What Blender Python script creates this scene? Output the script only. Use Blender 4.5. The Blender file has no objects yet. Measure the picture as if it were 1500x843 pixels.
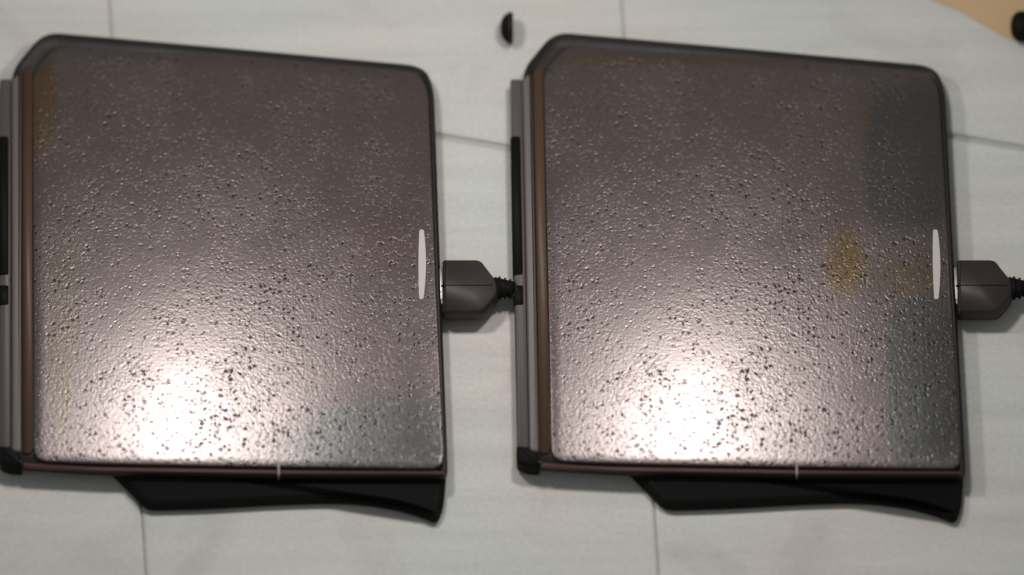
import bpy, bmesh, math, random
from mathutils import Vector
random.seed(7)
S = bpy.context.scene
C = S.collection
R = math.radians

# ------------------------------------------------------------------ camera
W, H = 1500.0, 843.0
DIST, TILT, FW = 4.0, R(26), 0.305          # camera distance, tilt from vertical, width of the field
cam_d = bpy.data.cameras.new('camera')
cam = bpy.data.objects.new('camera', cam_d); C.objects.link(cam)
cam_d.sensor_width = 36; cam_d.lens = 36 * DIST / FW
cam.location = (0, -DIST * math.sin(TILT), DIST * math.cos(TILT))
cam.rotation_euler = (TILT, 0, 0)
cam_d.clip_start = 0.01; cam_d.clip_end = 50
cam_d.dof.use_dof = True
cam_d.dof.focus_distance = DIST - 0.008
cam_d.dof.aperture_fstop = 3.2
S.camera = cam

def P(px, py, z=0.0):
    """the point at height z that shows at photograph pixel (px, py)"""
    fx = (px / W - .5) * FW; fy = -(py - H / 2) / W * FW
    d = Vector((fx, fy * math.cos(TILT) + DIST * math.sin(TILT), fy * math.sin(TILT) - DIST * math.cos(TILT)))
    o = Vector(cam.location)
    t = (z - o.z) / d.z
    return o + d * t
PX = FW / W                                   # metres per photograph pixel

# ------------------------------------------------------------------ light
world = bpy.data.worlds.new('World'); S.world = world; world.use_nodes = True
bg = world.node_tree.nodes['Background']
bg.inputs[0].default_value = (0.95, 1.0, 0.97, 1); bg.inputs[1].default_value = 0.245

def lamp(name, px, py, dist, power, size, dx=0):
    p = P(px, py, 0.007)
    d = (p - Vector(cam.location)).normalized(); d.z = -d.z          # mirror direction off the flat top
    q = p + d * dist; q.x += dx
    l = bpy.data.lights.new(name, 'AREA'); l.shape = 'DISK'; l.size = size; l.energy = power
    l.color = (1.0, 0.955, 0.93)
    o = bpy.data.objects.new(name, l); C.objects.link(o); o.location = q
    o.rotation_euler = (p - q).to_track_quat('-Z', 'Y').to_euler()
lamp('left_room_lamp', 283, 662, .28, .38, .04)
lamp('right_room_lamp', 1013, 662, .28, .38, .04)
S.view_settings.view_transform = 'Standard'; S.view_settings.look = 'None'
S.view_settings.exposure = 0; S.view_settings.gamma = 1

# ------------------------------------------------------------------ helpers
def srgb(r, g, b):
    f = lambda c: (c / 255 / 12.92) if c / 255 <= .04045 else ((c / 255 + .055) / 1.055) ** 2.4
    return (f(r), f(g), f(b), 1)

def mat(name, col, rough=.5, spec=.5, bump=None, metal=0, tint=None):
    m = bpy.data.materials.new(name); m.use_nodes = True
    nt = m.node_tree; b = nt.nodes['Principled BSDF']
    b.inputs['Base Color'].default_value = col
    b.inputs['Roughness'].default_value = rough
    b.inputs['Specular IOR Level'].default_value = spec
    b.inputs['Metallic'].default_value = metal
    if tint: b.inputs['Specular Tint'].default_value = tint
    tc = nt.nodes.new('ShaderNodeTexCoord')
    n = nt.nodes.new('ShaderNodeTexNoise'); n.inputs['Scale'].default_value = 60; n.inputs['Detail'].default_value = 4
    nt.links.new(tc.outputs['Object'], n.inputs['Vector'])
    r = nt.nodes.new('ShaderNodeMapRange'); r.inputs['To Min'].default_value = max(0, rough - .1); r.inputs['To Max'].default_value = min(1, rough + .1)
    nt.links.new(n.outputs['Fac'], r.inputs['Value']); nt.links.new(r.outputs[0], b.inputs['Roughness'])
    if bump:
        n2 = nt.nodes.new('ShaderNodeTexNoise'); n2.inputs['Scale'].default_value = bump[0]; n2.inputs['Detail'].default_value = 3
        nt.links.new(tc.outputs['Object'], n2.inputs['Vector'])
        bp = nt.nodes.new('ShaderNodeBump'); bp.inputs['Distance'].default_value = bump[1]; bp.inputs['Strength'].default_value = 1
        nt.links.new(n2.outputs['Fac'], bp.inputs['Height']); nt.links.new(bp.outputs[0], b.inputs['Normal'])
    return m

def link(name, bm, m, parent=None, smooth=True, loc=None):
    me = bpy.data.meshes.new(name)
    bmesh.ops.recalc_face_normals(bm, faces=bm.faces)
    bm.to_mesh(me); bm.free()
    me.materials.append(m)
    for p in me.polygons: p.use_smooth = smooth
    o = bpy.data.objects.new(name, me); C.objects.link(o)
    if parent: o.parent = parent
    if loc is not None: o.location = loc
    return o

def tag(o, label, cat, group=None):
    o['label'] = label; o['category'] = cat
    if group: o['group'] = group

def rounded(pts, r, n=5):
    """polygon corners replaced by arcs (quadratic curves) of about radius r"""
    out = []
    N = len(pts)
    for i in range(N):
        a, b, c = Vector(pts[i - 1]), Vector(pts[i]), Vector(pts[(i + 1) % N])
        rr = r[i] if isinstance(r, (list, tuple)) else r
        ra = min(rr, (a - b).length * .45); rc = min(rr, (c - b).length * .45)
        p0 = b + (a - b).normalized() * ra; p2 = b + (c - b).normalized() * rc
        for k in range(n + 1):
            t = k / n
            out.append(p0 * (1 - t) ** 2 + b * 2 * t * (1 - t) + p2 * t * t)
    return out

def resample(pts, step):
    out = []
    N = len(pts)
    for i in range(N):
        a, b = pts[i], pts[(i + 1) % N]
        k = max(1, int((b - a).length / step))
        for j in range(k): out.append(a + (b - a) * (j / k))
    return out

def offset(pts, d, wfun=None):
    N = len(pts); res = []
    area = sum(pts[i].x * pts[(i + 1) % N].y - pts[(i + 1) % N].x * pts[i].y for i in range(N))
    s = 1 if area > 0 else -1
    for i in range(N):
        t = (pts[(i + 1) % N] - pts[i - 1]).normalized()
        n = Vector((-t.y, t.x, 0)) * s
        w = wfun(n) if wfun else 1
        res.append(Vector((pts[i].x, pts[i].y, 0)) + n * d * w)
    return res

def loft(pts, layers, cap_top=True, cap_bot=True, wfun=None):
    bm = bmesh.new(); rings = []
    for d, z in layers:
        q = offset(pts, d, wfun)
        rings.append([bm.verts.new((v.x, v.y, z)) for v in q])
    n = len(pts)
    for a, b in zip(rings, rings[1:]):
        for i in range(n):
            bm.faces.new((a[i], a[(i + 1) % n], b[(i + 1) % n], b[i]))
    if cap_bot: bm.faces.new(rings[0][::-1])
    if cap_top: bm.faces.new(rings[-1])
    return bm

def box(bm, lo, hi):
    v = [bm.verts.new((x, y, z)) for x in (lo[0], hi[0]) for y in (lo[1], hi[1]) for z in (lo[2], hi[2])]
    for f in ((0, 1, 3, 2), (4, 6, 7, 5), (0, 4, 5, 1), (2, 3, 7, 6), (0, 2, 6, 4), (1, 5, 7, 3)):
        bm.faces.new([v[i] for i in f])

def bevel(bm, w, seg=3):
    bmesh.ops.bevel(bm, geom=list(bm.edges), offset=w, segments=seg, affect='EDGES', profile=.5)

def tube(path, rad, n=16, caps=True):
    """round tube through path; rad is a list of (ry, rz) or numbers"""
    bm = bmesh.new(); rings = []
    for i, p in enumerate(path):
        p = Vector(p)
        a = Vector(path[max(0, i - 1)]); b = Vector(path[min(len(path) - 1, i + 1)])
        t = (b - a).normalized()
        u = t.cross(Vector((0, 0, 1))).normalized(); v = u.cross(t)
        r = rad[i] if isinstance(rad, list) else rad
        ru, rv = r if isinstance(r, tuple) else (r, r)
        rings.append([bm.verts.new(p + u * ru * math.cos(2 * math.pi * k / n) + v * rv * math.sin(2 * math.pi * k / n)) for k in range(n)])
    for a, b in zip(rings, rings[1:]):
        for k in range(n): bm.faces.new((a[k], a[(k + 1) % n], b[(k + 1) % n], b[k]))
    if caps: bm.faces.new(rings[0][::-1]); bm.faces.new(rings[-1])
    return bm

# ------------------------------------------------------------------ materials
def tile_material():
    m = bpy.data.materials.new('pale_stoneware'); m.use_nodes = True
    nt = m.node_tree; L = nt.links.new; b = nt.nodes['Principled BSDF']
    b.inputs['Specular IOR Level'].default_value = .3
    geo = nt.nodes.new('ShaderNodeNewGeometry')
    # soft blotches: greenish grey to pinkish grey
    n1 = nt.nodes.new('ShaderNodeTexNoise'); n1.inputs['Scale'].default_value = 14; n1.inputs['Detail'].default_value = 2
    L(geo.outputs['Position'], n1.inputs['Vector'])
    cr = nt.nodes.new('ShaderNodeValToRGB')
    cr.color_ramp.elements[0].position = .36; cr.color_ramp.elements[0].color = (.465, .485, .455, 1)
    cr.color_ramp.elements[1].position = .64; cr.color_ramp.elements[1].color = (.505, .465, .445, 1)
    L(n1.outputs['Fac'], cr.inputs['Fac'])
    # long faint streaks along the boards
    mp = nt.nodes.new('ShaderNodeMapping'); mp.inputs['Rotation'].default_value = (0, 0, R(7)); mp.inputs['Scale'].default_value = (9, 120, 1)
    L(geo.outputs['Position'], mp.inputs['Vector'])
    n2 = nt.nodes.new('ShaderNodeTexNoise'); n2.inputs['Scale'].default_value = 1; n2.inputs['Detail'].default_value = 5; n2.inputs['Roughness'].default_value = .6
    L(mp.outputs[0], n2.inputs['Vector'])
    r2 = nt.nodes.new('ShaderNodeMapRange'); r2.inputs['From Min'].default_value = .3; r2.inputs['From Max'].default_value = .7
    r2.inputs['To Min'].default_value = .90; r2.inputs['To Max'].default_value = 1.06
    L(n2.outputs['Fac'], r2.inputs['Value'])
    mx = nt.nodes.new('ShaderNodeMixRGB'); mx.blend_type = 'MULTIPLY'; mx.inputs['Fac'].default_value = 1
    L(cr.outputs[0], mx.inputs[1]); L(r2.outputs[0], mx.inputs[2]); 
    n4 = nt.nodes.new('ShaderNodeTexNoise'); n4.inputs['Scale'].default_value = 700; n4.inputs['Detail'].default_value = 4; n4.inputs['Roughness'].default_value = .7
    L(geo.outputs['Position'], n4.inputs['Vector'])
    r4 = nt.nodes.new('ShaderNodeMapRange'); r4.inputs['From Min'].default_value = .25; r4.inputs['From Max'].default_value = .75; r4.inputs['To Min'].default_value = .90; r4.inputs['To Max'].default_value = 1.08
    L(n4.outputs['Fac'], r4.inputs['Value'])
    n5 = nt.nodes.new('ShaderNodeTexNoise'); n5.inputs['Scale'].default_value = 28; n5.inputs['Detail'].default_value = 6; n5.inputs['Distortion'].default_value = .6
    L(geo.outputs['Position'], n5.inputs['Vector'])
    r5 = nt.nodes.new('ShaderNodeMapRange'); r5.inputs['From Min'].default_value = .56; r5.inputs['From Max'].default_value = .74; r5.inputs['To Min'].default_value = 1; r5.inputs['To Max'].default_value = .84
    L(n5.outputs['Fac'], r5.inputs['Value'])
    mm = nt.nodes.new('ShaderNodeMath'); mm.operation = 'MULTIPLY'; L(r4.outputs[0], mm.inputs[0]); L(r5.outputs[0], mm.inputs[1])
    mx2 = nt.nodes.new('ShaderNodeMixRGB'); mx2.blend_type = 'MULTIPLY'; mx2.inputs['Fac'].default_value = 1
    L(mx.outputs[0], mx2.inputs[1]); L(mm.outputs[0], mx2.inputs[2])
    L(mx2.outputs[0], b.inputs['Base Color'])
    r3 = nt.nodes.new('ShaderNodeMapRange'); r3.inputs['To Min'].default_value = .6; r3.inputs['To Max'].default_value = .8
    L(n2.outputs['Fac'], r3.inputs['Value']); L(r3.outputs[0], b.inputs['Roughness'])
    bp = nt.nodes.new('ShaderNodeBump'); bp.inputs['Distance'].default_value = .0002; bp.inputs['Strength'].default_value = .4
    L(n2.outputs['Fac'], bp.inputs['Height']); L(bp.outputs[0], b.inputs['Normal'])
    return m

def grain_material(name, stains):
    """pebbled dark plastic; stains = [(cx,cy,rx,ry,colour,strength)] in the panel's own coordinates"""
    m = bpy.data.materials.new(name); m.use_nodes = True
    nt = m.node_tree; L = nt.links.new; b = nt.nodes['Principled BSDF']
    N = nt.nodes.new
    tc = N('ShaderNodeTexCoord')
    b.inputs['IOR'].default_value = 1.47
    def rng(v, a, bb, c, d, smooth=False):
        r = N('ShaderNodeMapRange'); r.inputs['From Min'].default_value = a; r.inputs['From Max'].default_value = bb
        r.inputs['To Min'].default_value = c; r.inputs['To Max'].default_value = d
        if smooth: r.interpolation_type = 'SMOOTHSTEP'
        L(v, r.inputs['Value']); return r.outputs[0]
    def math_(op, a, bb):
        q = N('ShaderNodeMath'); q.operation = op
        for i, v in enumerate((a, bb)):
            if isinstance(v, (int, float)): q.inputs[i].default_value = v
            else: L(v, q.inputs[i])
        return q.outputs[0]
    # warp so that no cell looks regular
    wn = N('ShaderNodeTexNoise'); wn.inputs['Scale'].default_value = 500; wn.inputs['Detail'].default_value = 2
    L(tc.outputs['Object'], wn.inputs['Vector'])
    vm = N('ShaderNodeVectorMath'); vm.operation = 'MULTIPLY_ADD'
    L(wn.outputs['Color'], vm.inputs[0]); vm.inputs[1].default_value = (.0020,) * 3; L(tc.outputs['Object'], vm.inputs[2])
    # pits: sparse cells of a Voronoi, sizes differ
    v1 = N('ShaderNodeTexVoronoi'); v1.inputs['Scale'].default_value = 700; L(vm.outputs[0], v1.inputs['Vector'])
    sep = N('ShaderNodeSeparateColor'); L(v1.outputs['Color'], sep.inputs[0])
    size = rng(sep.outputs[0], .30, 1, .02, .56)
    pit = math_('SUBTRACT', 1, rng(math_('DIVIDE', v1.outputs['Distance'], math_('ADD', size, .001)), 0.3, 1.0, 0, 1, True))
    pl = N('ShaderNodeTexNoise'); pl.inputs['Scale'].default_value = 45; pl.inputs['Detail'].default_value = 2
    L(tc.outputs['Object'], pl.inputs['Vector'])
    dens = rng(pl.outputs['Fac'], .40, .58, .35, 1)
    pit = math_('MULTIPLY', pit, dens)
    # fine pebble
    v2 = N('ShaderNodeTexVoronoi'); v2.feature = 'SMOOTH_F1'; v2.inputs['Scale'].default_value = 900; v2.inputs['Smoothness'].default_value = .4
    L(vm.outputs[0], v2.inputs['Vector'])
    n3 = N('ShaderNodeTexNoise'); n3.inputs['Scale'].default_value = 1100; n3.inputs['Detail'].default_value = 2; L(tc.outputs['Object'], n3.inputs['Vector'])
    h = math_('ADD', math_('MULTIPLY', v2.outputs['Distance'], -.13), math_('MULTIPLY', n3.outputs['Fac'], .24))
    # raised grains between the pits
    v4 = N('ShaderNodeTexVoronoi'); v4.inputs['Scale'].default_value = 930
    off = N('ShaderNodeVectorMath'); off.operation = 'ADD'; off.inputs[1].default_value = (.0171, .0093, .004); L(vm.outputs[0], off.inputs[0]); L(off.outputs[0], v4.inputs['Vector'])
    sp4 = N('ShaderNodeSeparateColor'); L(v4.outputs['Color'], sp4.inputs[0])
    sz4 = rng(sp4.outputs[1], .15, 1, .08, .62)
    nod = math_('SUBTRACT', 1, rng(math_('DIVIDE', v4.outputs['Distance'], sz4), .2, 1.0, 0, 1, True))
    h = math_('ADD', h, math_('MULTIPLY', nod, .17))
    h = math_('MULTIPLY', h, dens)
    h = math_('SUBTRACT', h, math_('MULTIPLY', pit, .44))
    bp = N('ShaderNodeBump'); bp.inputs['Distance'].default_value = .00016; bp.inputs['Strength'].default_value = 1
    L(h, bp.inputs['Height']); L(bp.outputs[0], b.inputs['Normal'])
    # rougher and duller inside the pits, their shade put into the base colour
    L(math_('ADD', rng(pit, 0, 1, .225, .34), math_('ADD', math_('MULTIPLY', nod, .12), rng(pl.outputs['Fac'], .3, .7, 0, .05))), b.inputs['Roughness'])
    L(rng(pit, 0, .9, .95, .24), b.inputs['Specular IOR Level'])
    base = N('ShaderNodeMixRGB'); L(pit, base.inputs[0])
    base.inputs[1].default_value = (.040, .029, .027, 1); base.inputs[2].default_value = (.006, .004, .004, 1)
    spec = N('ShaderNodeRGB'); spec.outputs[0].default_value = (1, .87, .855, 1)
    cur, scur = base.outputs[0], spec.outputs[0]
    sx = N('ShaderNodeSeparateXYZ'); L(tc.outputs['Object'], sx.inputs[0])
    wob = N('ShaderNodeTexNoise'); wob.inputs['Scale'].default_value = 70; wob.inputs['Detail'].default_value = 3
    L(tc.outputs['Object'], wob.inputs['Vector'])
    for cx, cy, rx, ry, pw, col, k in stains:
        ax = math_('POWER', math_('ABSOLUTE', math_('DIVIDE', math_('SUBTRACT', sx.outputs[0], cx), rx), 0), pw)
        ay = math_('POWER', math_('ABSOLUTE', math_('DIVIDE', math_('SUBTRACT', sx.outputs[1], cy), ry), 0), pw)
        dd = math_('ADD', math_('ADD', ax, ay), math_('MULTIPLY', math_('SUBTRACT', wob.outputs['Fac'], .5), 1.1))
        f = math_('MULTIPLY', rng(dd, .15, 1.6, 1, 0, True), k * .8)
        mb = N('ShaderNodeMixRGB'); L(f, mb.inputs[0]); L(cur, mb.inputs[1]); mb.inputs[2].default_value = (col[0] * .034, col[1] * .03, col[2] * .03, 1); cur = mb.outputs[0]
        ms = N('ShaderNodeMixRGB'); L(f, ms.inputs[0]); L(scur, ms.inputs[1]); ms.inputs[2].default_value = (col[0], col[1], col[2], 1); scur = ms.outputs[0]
    L(cur, b.inputs['Base Color']); L(scur, b.inputs['Specular Tint'])
    return m

M_tile = tile_material()
M_grout = mat('grey_grout', (.36, .355, .34, 1), .9, .2, (900, .0002))
M_shell = mat('dark_brown_shell', (.012, .009, .0085, 1), .45, .2, (1200, .00002))
M_rail = mat('grey_rim_highlight', (.10, .082, .076, 1), .45, .4, (700, .00003))  # lighter grey stands in for the highlight on the bevelled rim
M_ledge = mat('plum_grey_ledge', (.075, .06, .062, 1), .5, .4, (900, .00003))
M_lip = mat('smooth_brown_lip', (.055, .018, .013, 1), .38, .6, (700, .00002))
M_groove = mat('brown_groove', (.070, .038, .022, 1), .5, .4)
M_black = mat('black_rubber', (.004, .0036, .0034, 1), .65, .12, (1500, .00003))
M_plug = mat('dark_plum_plastic', (.028, .019, .019, 1), .5, .35, (1600, .00003))
M_white = mat('white_print_glint', (.42, .385, .375, 1), .5, .4, (900, .00002))  # for the printed crescent and the painted LED glint
M_metal = mat('dull_steel', (.55, .53, .52, 1), .35, .5, None, 1)
M_cable = mat('black_cable_jacket', (.014, .011, .010, 1), .45, .4)
M_paper = mat('tan_kraft_paper', (.47, .33, .19, 1), .85, .2, (500, .00006))
M_brown = mat('dark_brown_rubber', (.015, .009, .006, 1), .6, .3)

# ------------------------------------------------------------------ tiled table
top = bpy.data.objects.new('tabletop', None); C.objects.link(top); top['kind'] = 'structure'
bm = bmesh.new(); box(bm, (-1.2, -1.2, -.03), (1.2, 1.2, -.0012))
link('grout', bm, M_grout, top, False)
def lerp(a, b, t): return a + (b - a) * t
def seam_x(k, y): return 159 + 752 * k + y * 54 / 843.0
for k in range(-3, 4):
    for r in range(-3, 4):
        # a tile between two upright joints, its top and bottom joints sloping down to the right
        cs = []
        for kk, rr in ((k, r), (k + 1, r), (k + 1, r + 1), (k, r + 1)):
            slope = .17; yb = 198 - slope * (640 + 752 * k) + 860 * (rr)
            y = yb
            for _ in range(6): y = yb + slope * seam_x(kk, y)
            cs.append(P(seam_x(kk, y), y, 0))
        cen = sum(cs, Vector()) / 4
        hw = .00001 ; hh = .0008
        q = []
        for i, c in enumerate(cs):
            sx_ = 1 if i in (0, 3) else -1; sy_ = -1 if i in (0, 1) else 1
            q.append(Vector((c.x + sx_ * hw, c.y + sy_ * hh, 0)) - Vector((cen.x, cen.y, 0)))
        q = [v for v in rounded(q, .0015, 2)]
        dz = random.uniform(-.00012, .00012)
        bm = loft(q, [(0, -.004), (0, -.0009 + dz), (.00035, -.0003 + dz), (.0011, 0 + dz)])
        o = link('tile', bm, M_tile, top, False, (cen.x, cen.y, 0))
        for p in o.data.polygons: p.use_smooth = False

# ------------------------------------------------------------------ the device (a flat portable drive)
HT = .0075
org = P(325, 400, 0); org.z = 0
def D(px, py, z=0.0):
    v = P(px, py, z) - org
    return Vector((v.x, v.y, 0))
def poly(pts, z, r, n=5): return rounded([D(x, y, z) for x, y in pts], r, n)

OUT = [(18, 100), (64, 45), (340, 69), (622, 95), (636, 128), (645, 400), (655, 655), (656, 698), (400, 697), (150, 692), (16, 682)]
RR = [.004, .005, .03, .006, .006, .02, .01, .003, .02, .02, .005]

def stain(px, py, rx, ry, col, k=1., pw=2.):
    c = D(px, py, HT); return (c.x, c.y, rx * PX, ry * PX / math.cos(TILT), pw, col, k)
TEAL_FALLOFF, TAN, RED = (.50, .60, .58), (1., .80, .58), (1, .76, .74)  # the greenish tint is darkened to paint in the highlight's fall-off
G1 = grain_material('pebbled_plastic_green_corner', [stain(575, 660, 150, 85, TEAL_FALLOFF, .8), stain(52, 150, 34, 80, (1, .70, .36), 1.1), stain(92, 480, 20, 190, (1, .9, .7), .6), stain(560, 350, 60, 60, RED, .5)])
G2 = grain_material('pebbled_plastic_teal_band', [stain(580, 230, 66, 110, TEAL_FALLOFF, .85, 4), stain(605, 560, 62, 125, TEAL_FALLOFF, .85, 4), stain(485, 385, 30, 52, (1, .68, .26), .85), stain(575, 408, 55, 30, (1, .82, .55), .7), stain(520, 150, 16, 40, TAN, .6), stain(200, 88, 260, 12, TAN, .7)])

GRP_D = 'matching flat drives with cable plugs on the right'
dev = bpy.data.objects.new('portable_drive', None); C.objects.link(dev); dev.location = org

out = resample(poly(OUT, HT, RR), .004)
def side_w(n): return 1.0
# shell: undercut skirt, straight side, small fillet, flat rim that goes down into a groove under the panel
bm = loft(out, [(.0032, .0006), (.0022, .0012), (.0006, .0034), (0, .0046), (0, HT - .0011), (.00025, HT - .0005), (.0007, HT - .0001), (.0011, HT), (.0014, HT - .0002), (.0017, HT - .0006), (.0060, HT - .0006)])
link('shell', bm, M_shell, dev)
# pebbled top panel: crowned, falling away to its right and far edges
PAN = [(48, 104), (82, 68), (340, 82), (612, 105), (628, 132), (639, 400), (650, 640), (650, 688), (400, 685), (150, 681), (49, 676)]
pan = resample(poly(PAN, HT, [.004, .004, .03, .006, .006, .02, .01, .004, .02, .02, .004]), .0022)
pc = sum(pan, Vector()) / len(pan)
def seg_dist(p, a, b):
    ab = b - a; t = max(0, min(1, (p - a).dot(ab) / ab.dot(ab)))
    return (p - a - ab * t).length
sides = [D(x, y, HT) for x, y in PAN]
def panel_z(p):
    z = HT + .0006
    for i in range(len(sides)):
        a, b = sides[i], sides[(i + 1) % len(sides)]
        right = 4 <= i <= 5 or i == 3
        w, dr = (.0125, .0003) if right else ((.0040, .0006) if i in (0, 1, 2) else (.0030, .0002))
        d = seg_dist(p, a, b)
        if d < w: z = min(z, HT + .0006 - dr * (1 - d / w) ** 2)
        if right and d < .0004: z -= .0005 * (1 - d / .0004)
    return z
bm = bmesh.new(); rings = []
ts = [0, .003, .008, .012, .016, .020, .025, .035, .05, .065, .08, .1, .12, .145, .17, .2, .24, .3, .4, .5, .65, .8, .94]
lowz = [bm.verts.new((v.x, v.y, HT - .0018)) for v in pan]
rings.append(lowz)
for t in ts:
    r_ = []
    for v in pan:
        q = pc + (v - pc) * (1 - t)
        r_.append(bm.verts.new((q.x, q.y, panel_z(q) - (.0003 if t == 0 else 0))))
    rings.append(r_)
n_ = len(pan)
for a, b in zip(rings, rings[1:]):
    for i in range(n_): bm.faces.new((a[i], a[(i + 1) % n_], b[(i + 1) % n_], b[i]))
bm.faces.new(rings[-1])
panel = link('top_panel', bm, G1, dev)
# left rail: bevel highlight painted in as a lighter strip on the left edge, and the side ledge beyond it
rl = poly([(17, 118), (31, 106), (31, 664), (17, 662)], HT, .0012, 3)
bm = loft(rl, [(0, HT - .002), (0, HT + .0002), (.0004, HT + .0006), (.0008, HT + .0007)], cap_bot=False)
link('highlight_rail', bm, M_rail, dev)
gl = poly([(33, 108), (47, 92), (47, 664), (33, 664)], HT, .001, 3)
bm = loft(gl, [(0, HT - .0006), (0, HT + .00012)], cap_bot=False)
link('groove_strip', bm, M_groove, dev)
led = resample(poly([(-1, 113), (18, 113), (18, 656), (-1, 656)], HT, .001, 3), .004)
bm = loft(led, [(.0008, .0008), (0, .002), (0, HT - .0016), (.0003, HT - .0011), (.0008, HT - .0008)])
ledge = link('side_ledge', bm, M_ledge, dev)
ft = resample(poly([(-2, 652), (30, 656), (32, 684), (10, 682), (-2, 676)], HT, .001, 3), .003)
bm = loft(ft, [(.0008, .0005), (0, .0015), (0, HT - .0008), (.0004, HT - .0001), (.0010, HT + .0004)])
link('corner_foot', bm, M_black, dev)
pr = poly([(-2.5, 198), (13, 198), (13, 402), (-2.5, 402)], HT, .001, 3)
bm = loft(pr, [(0, .0018), (0, HT - .0012), (.0002, HT - .00055)])
link('port_cover', bm, M_black, ledge)
pr = poly([(-2.2, 416), (13, 416), (13, 446), (-2.2, 446)], HT, .0008, 3)
bm = loft(pr, [(0, .0018), (0, HT - .0012), (.0002, HT - .0006)])
link('socket', bm, M_black, ledge)

# front bumper: black rubber foot running along the front edge
BUM = [(150, 672), (160, 692), (196, 728), (214, 748), (300, 746), (420, 739), (510, 737), (575, 746), (615, 757), (640, 768), (650, 745), (656, 672), (400, 668)]
bmp = resample(poly(BUM, .0015, [.002, .002, .002, .003, .01, .01, .01, .005, .004, .002, .003, .002, .01], 4), .004)
bm = loft(bmp, [(.0006, .0003), (0, .0009), (0, .0022), (.0006, .0030), (.0016, .0038), (.0022, .0042)])
link('front_bumper', bm, M_black, dev)
# lit lip between panel and bumper, and a white inlay that paints in a small LED glint
lipd = resample(poly([(34, 684), (150, 690), (400, 694), (652, 695), (652, 691), (400, 688.5), (150, 684.5), (34, 679)], HT, .0006, 2), .006)
bm = loft(lipd, [(0, HT - .001), (0, HT + .0001), (.00015, HT + .0002), (.0003, HT + .00025)], cap_bot=False)
link('front_lip', bm, M_lip, dev)
mk = poly([(407, 667), (409.4, 667), (409.4, 697), (407, 697)], HT, .0003, 2)
bm = loft(mk, [(0, HT - .003), (0, HT + .0007), (.0001, HT + .0008)])
link('glint_mark', bm, M_white, dev)
# white crescent printed beside the socket
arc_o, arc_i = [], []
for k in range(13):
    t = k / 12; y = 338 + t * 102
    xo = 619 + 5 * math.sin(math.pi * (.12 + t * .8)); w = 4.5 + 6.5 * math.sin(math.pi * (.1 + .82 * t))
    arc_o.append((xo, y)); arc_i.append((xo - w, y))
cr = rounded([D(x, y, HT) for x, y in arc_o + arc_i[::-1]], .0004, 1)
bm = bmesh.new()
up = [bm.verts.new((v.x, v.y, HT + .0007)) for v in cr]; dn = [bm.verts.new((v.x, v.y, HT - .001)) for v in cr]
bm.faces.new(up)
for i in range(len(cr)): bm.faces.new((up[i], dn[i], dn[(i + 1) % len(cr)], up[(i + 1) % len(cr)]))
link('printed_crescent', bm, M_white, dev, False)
# socket on the right side
s0 = D(648, 422, .005)
bm = bmesh.new(); box(bm, (s0.x - .003, s0.y - .0062, .0016), (s0.x + .0006, s0.y + .0062, .0066)); bevel(bm, .0003, 2)
link('right_socket', bm, M_metal, dev)

# second device: a copy of everything, with its own panel
shift = P(325 + 752, 400, 0) - P(325, 400, 0)
def copy_tree(o, parent=None):
    c = o.copy(); C.objects.link(c)
    if parent: c.parent = parent
    for ch in list(o.children): copy_tree(ch, c)
    return c
dev2 = copy_tree(dev); dev2.location = org + shift
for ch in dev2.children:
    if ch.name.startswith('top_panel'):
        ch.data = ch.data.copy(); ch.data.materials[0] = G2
tag(dev, 'dark pebbled plastic drive at left, with a greenish stain and painted highlight fall-off in its front corner', 'external drive', GRP_D)
tag(dev2, 'dark pebbled plastic drive at right, with a teal band dimmed as painted highlight fall-off and tan spot by its plug', 'external drive', GRP_D)

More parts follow.
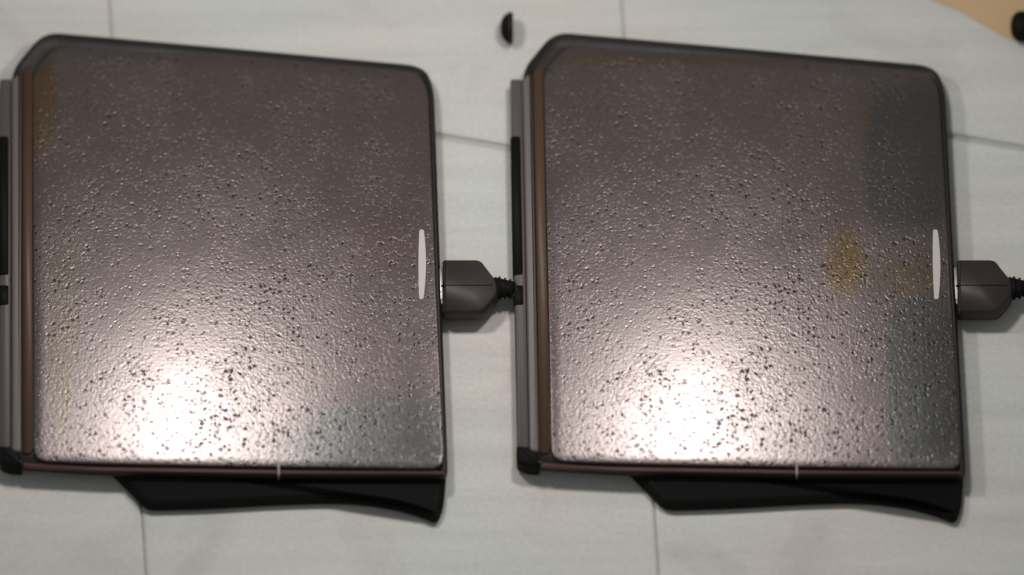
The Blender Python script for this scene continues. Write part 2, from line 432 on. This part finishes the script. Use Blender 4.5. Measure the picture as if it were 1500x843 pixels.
# ------------------------------------------------------------------ plugs with their cables
def make_plug(endpx, drop):
    o0 = P(672, 425, 0); o0.z = 0
    t = bpy.data.objects.new('cable_plug', None); C.objects.link(t); t.location = o0
    def Q(px, py, z): v = P(px, py, z) - o0; return Vector((v.x, v.y, 0))
    zt = .0098
    body = resample(poly_at([(648, 378), (704, 378), (711, 388), (730, 412), (730, 432), (712, 452), (706, 457), (648, 457)], zt, [.001, .002, .001, .002, .002, .001, .002, .001], Q), .002)
    bm = loft(body, [(.0018, .0022), (.0006, .0028), (0, .0040), (0, .0080), (.0005, .0092), (.0010, zt)])
    link('plug_body', bm, M_plug, t)
    sm = resample(poly_at([(646, 417.5), (722, 417.5), (722, 418.7), (646, 418.7)], zt, .0001, Q), .004)
    link('mould_seam', loft(sm, [(0, zt - .001), (0, zt + .00012)]), M_black, t, False)
    a = Q(724, 424, .006); a.z = .0066
    b = a + Vector((.0032, 0, 0)); c = a + Vector((.0062, -.0001, -.0002))
    sr = link('strain_relief', tube([a, b, c], [(.0036, .0028), (.0027, .0024), (.0021, .0021)], 16), M_black, t)
    for k in range(3):
        p = a + Vector((.0016 + .0016 * k, 0, -.0001)); r_ = .0033 - .0004 * k
        link('ridge', tube([p - Vector((.0003, 0, 0)), p + Vector((.0003, 0, 0))], [(r_ + .0004, r_ - .0001)] * 2, 14), M_black, sr)
    path = []
    for k in range(25):
        u = k / 24; p = c + (Q(endpx, 428 + drop, .006) + Vector((0, 0, .0045)) - c) * u
        p.z = .0064 - (.0064 - .0045) * u + .0006 * math.sin(math.pi * u)
        path.append(p - Vector((.0008, 0, 0)))
    link('cable', tube(path, .0019, 14), M_cable, t)
    tip = Q(640, 418, .006)
    bm = bmesh.new(); box(bm, (tip.x - .001, tip.y - .0052, .0026), (tip.x + .003, tip.y + .0052, .0068)); bevel(bm, .0003, 2)
    link('metal_tip', bm, M_metal, t)
    return t
def poly_at(pts, z, r, F): return rounded([F(x, y, z) for x, y in pts], r, 4)
p1 = make_plug(757, 2)
tag(p1, 'dark plug in the left drive with its short black cable running into the right drive', 'cable plug', 'dark plugs on the right sides of the drives')
p2 = make_plug(820, 10); p2.location = Vector(p2.location) + shift
tag(p2, 'dark plug in the right drive with its black cable leaving the picture', 'cable plug', 'dark plugs on the right sides of the drives')

# ------------------------------------------------------------------ paper sheet and small caps at the far side
c0 = P(1440, -20, 0); c0.z = 0
pts = [P(1352, -8, 0), P(1376, 6, 0), P(1398, 12, 0), P(1430, 31, 0), P(1466, 52, 0), P(1487, 62, 0), P(1540, 58, 0), P(1900, -80, 0), P(1700, -420, 0), P(1180, -160, 0)]
pts = [Vector((p.x - c0.x, p.y - c0.y, 0)) for p in pts]
sh = rounded(pts, [.003, .004, .003, .004, .004, .006, .01, .004, .004, .004], 4)
bm = loft(sh, [(0, .0003), (0, .00055), (.0002, .00068)])
pap = link('paper_sheet', bm, M_paper, None, False, c0)
tag(pap, 'tan kraft paper corner lying on the pale tiles at the far right', 'paper')

def cap(px, py, length, label):
    r_ = .0047
    o0 = P(px, py, r_); base = Vector((o0.x, o0.y, 0))
    t = bpy.data.objects.new('rubber_cap', None); C.objects.link(t); t.location = base
    path, rad = [], []
    for k in range(9):
        a = math.pi / 2 * k / 8
        path.append((.0032 * (1 - math.cos(a)), 0, r_ + .0003)); rad.append(max(.0003, r_ * math.sin(a) ** .8))
    path.append((length - .0003, 0, r_ + .0003)); rad.append(r_)
    path.append((length, 0, r_ + .0003)); rad.append(r_ - .0003)
    link('cap_body', tube(path, rad, 24), M_black, t)
    link('collar', tube([(length - .0013, 0, r_ + .0003), (length - .0005, 0, r_ + .0003)], r_ + .0002, 24), M_brown, t)
    tag(t, label, 'cap', 'small black caps behind the drives')
cap(733, 42, .0038, 'small black rubber cap on bare tile behind the gap between the two drives')
cap(1480, 40, .009, 'small black rubber cap on the tan paper at the right edge')
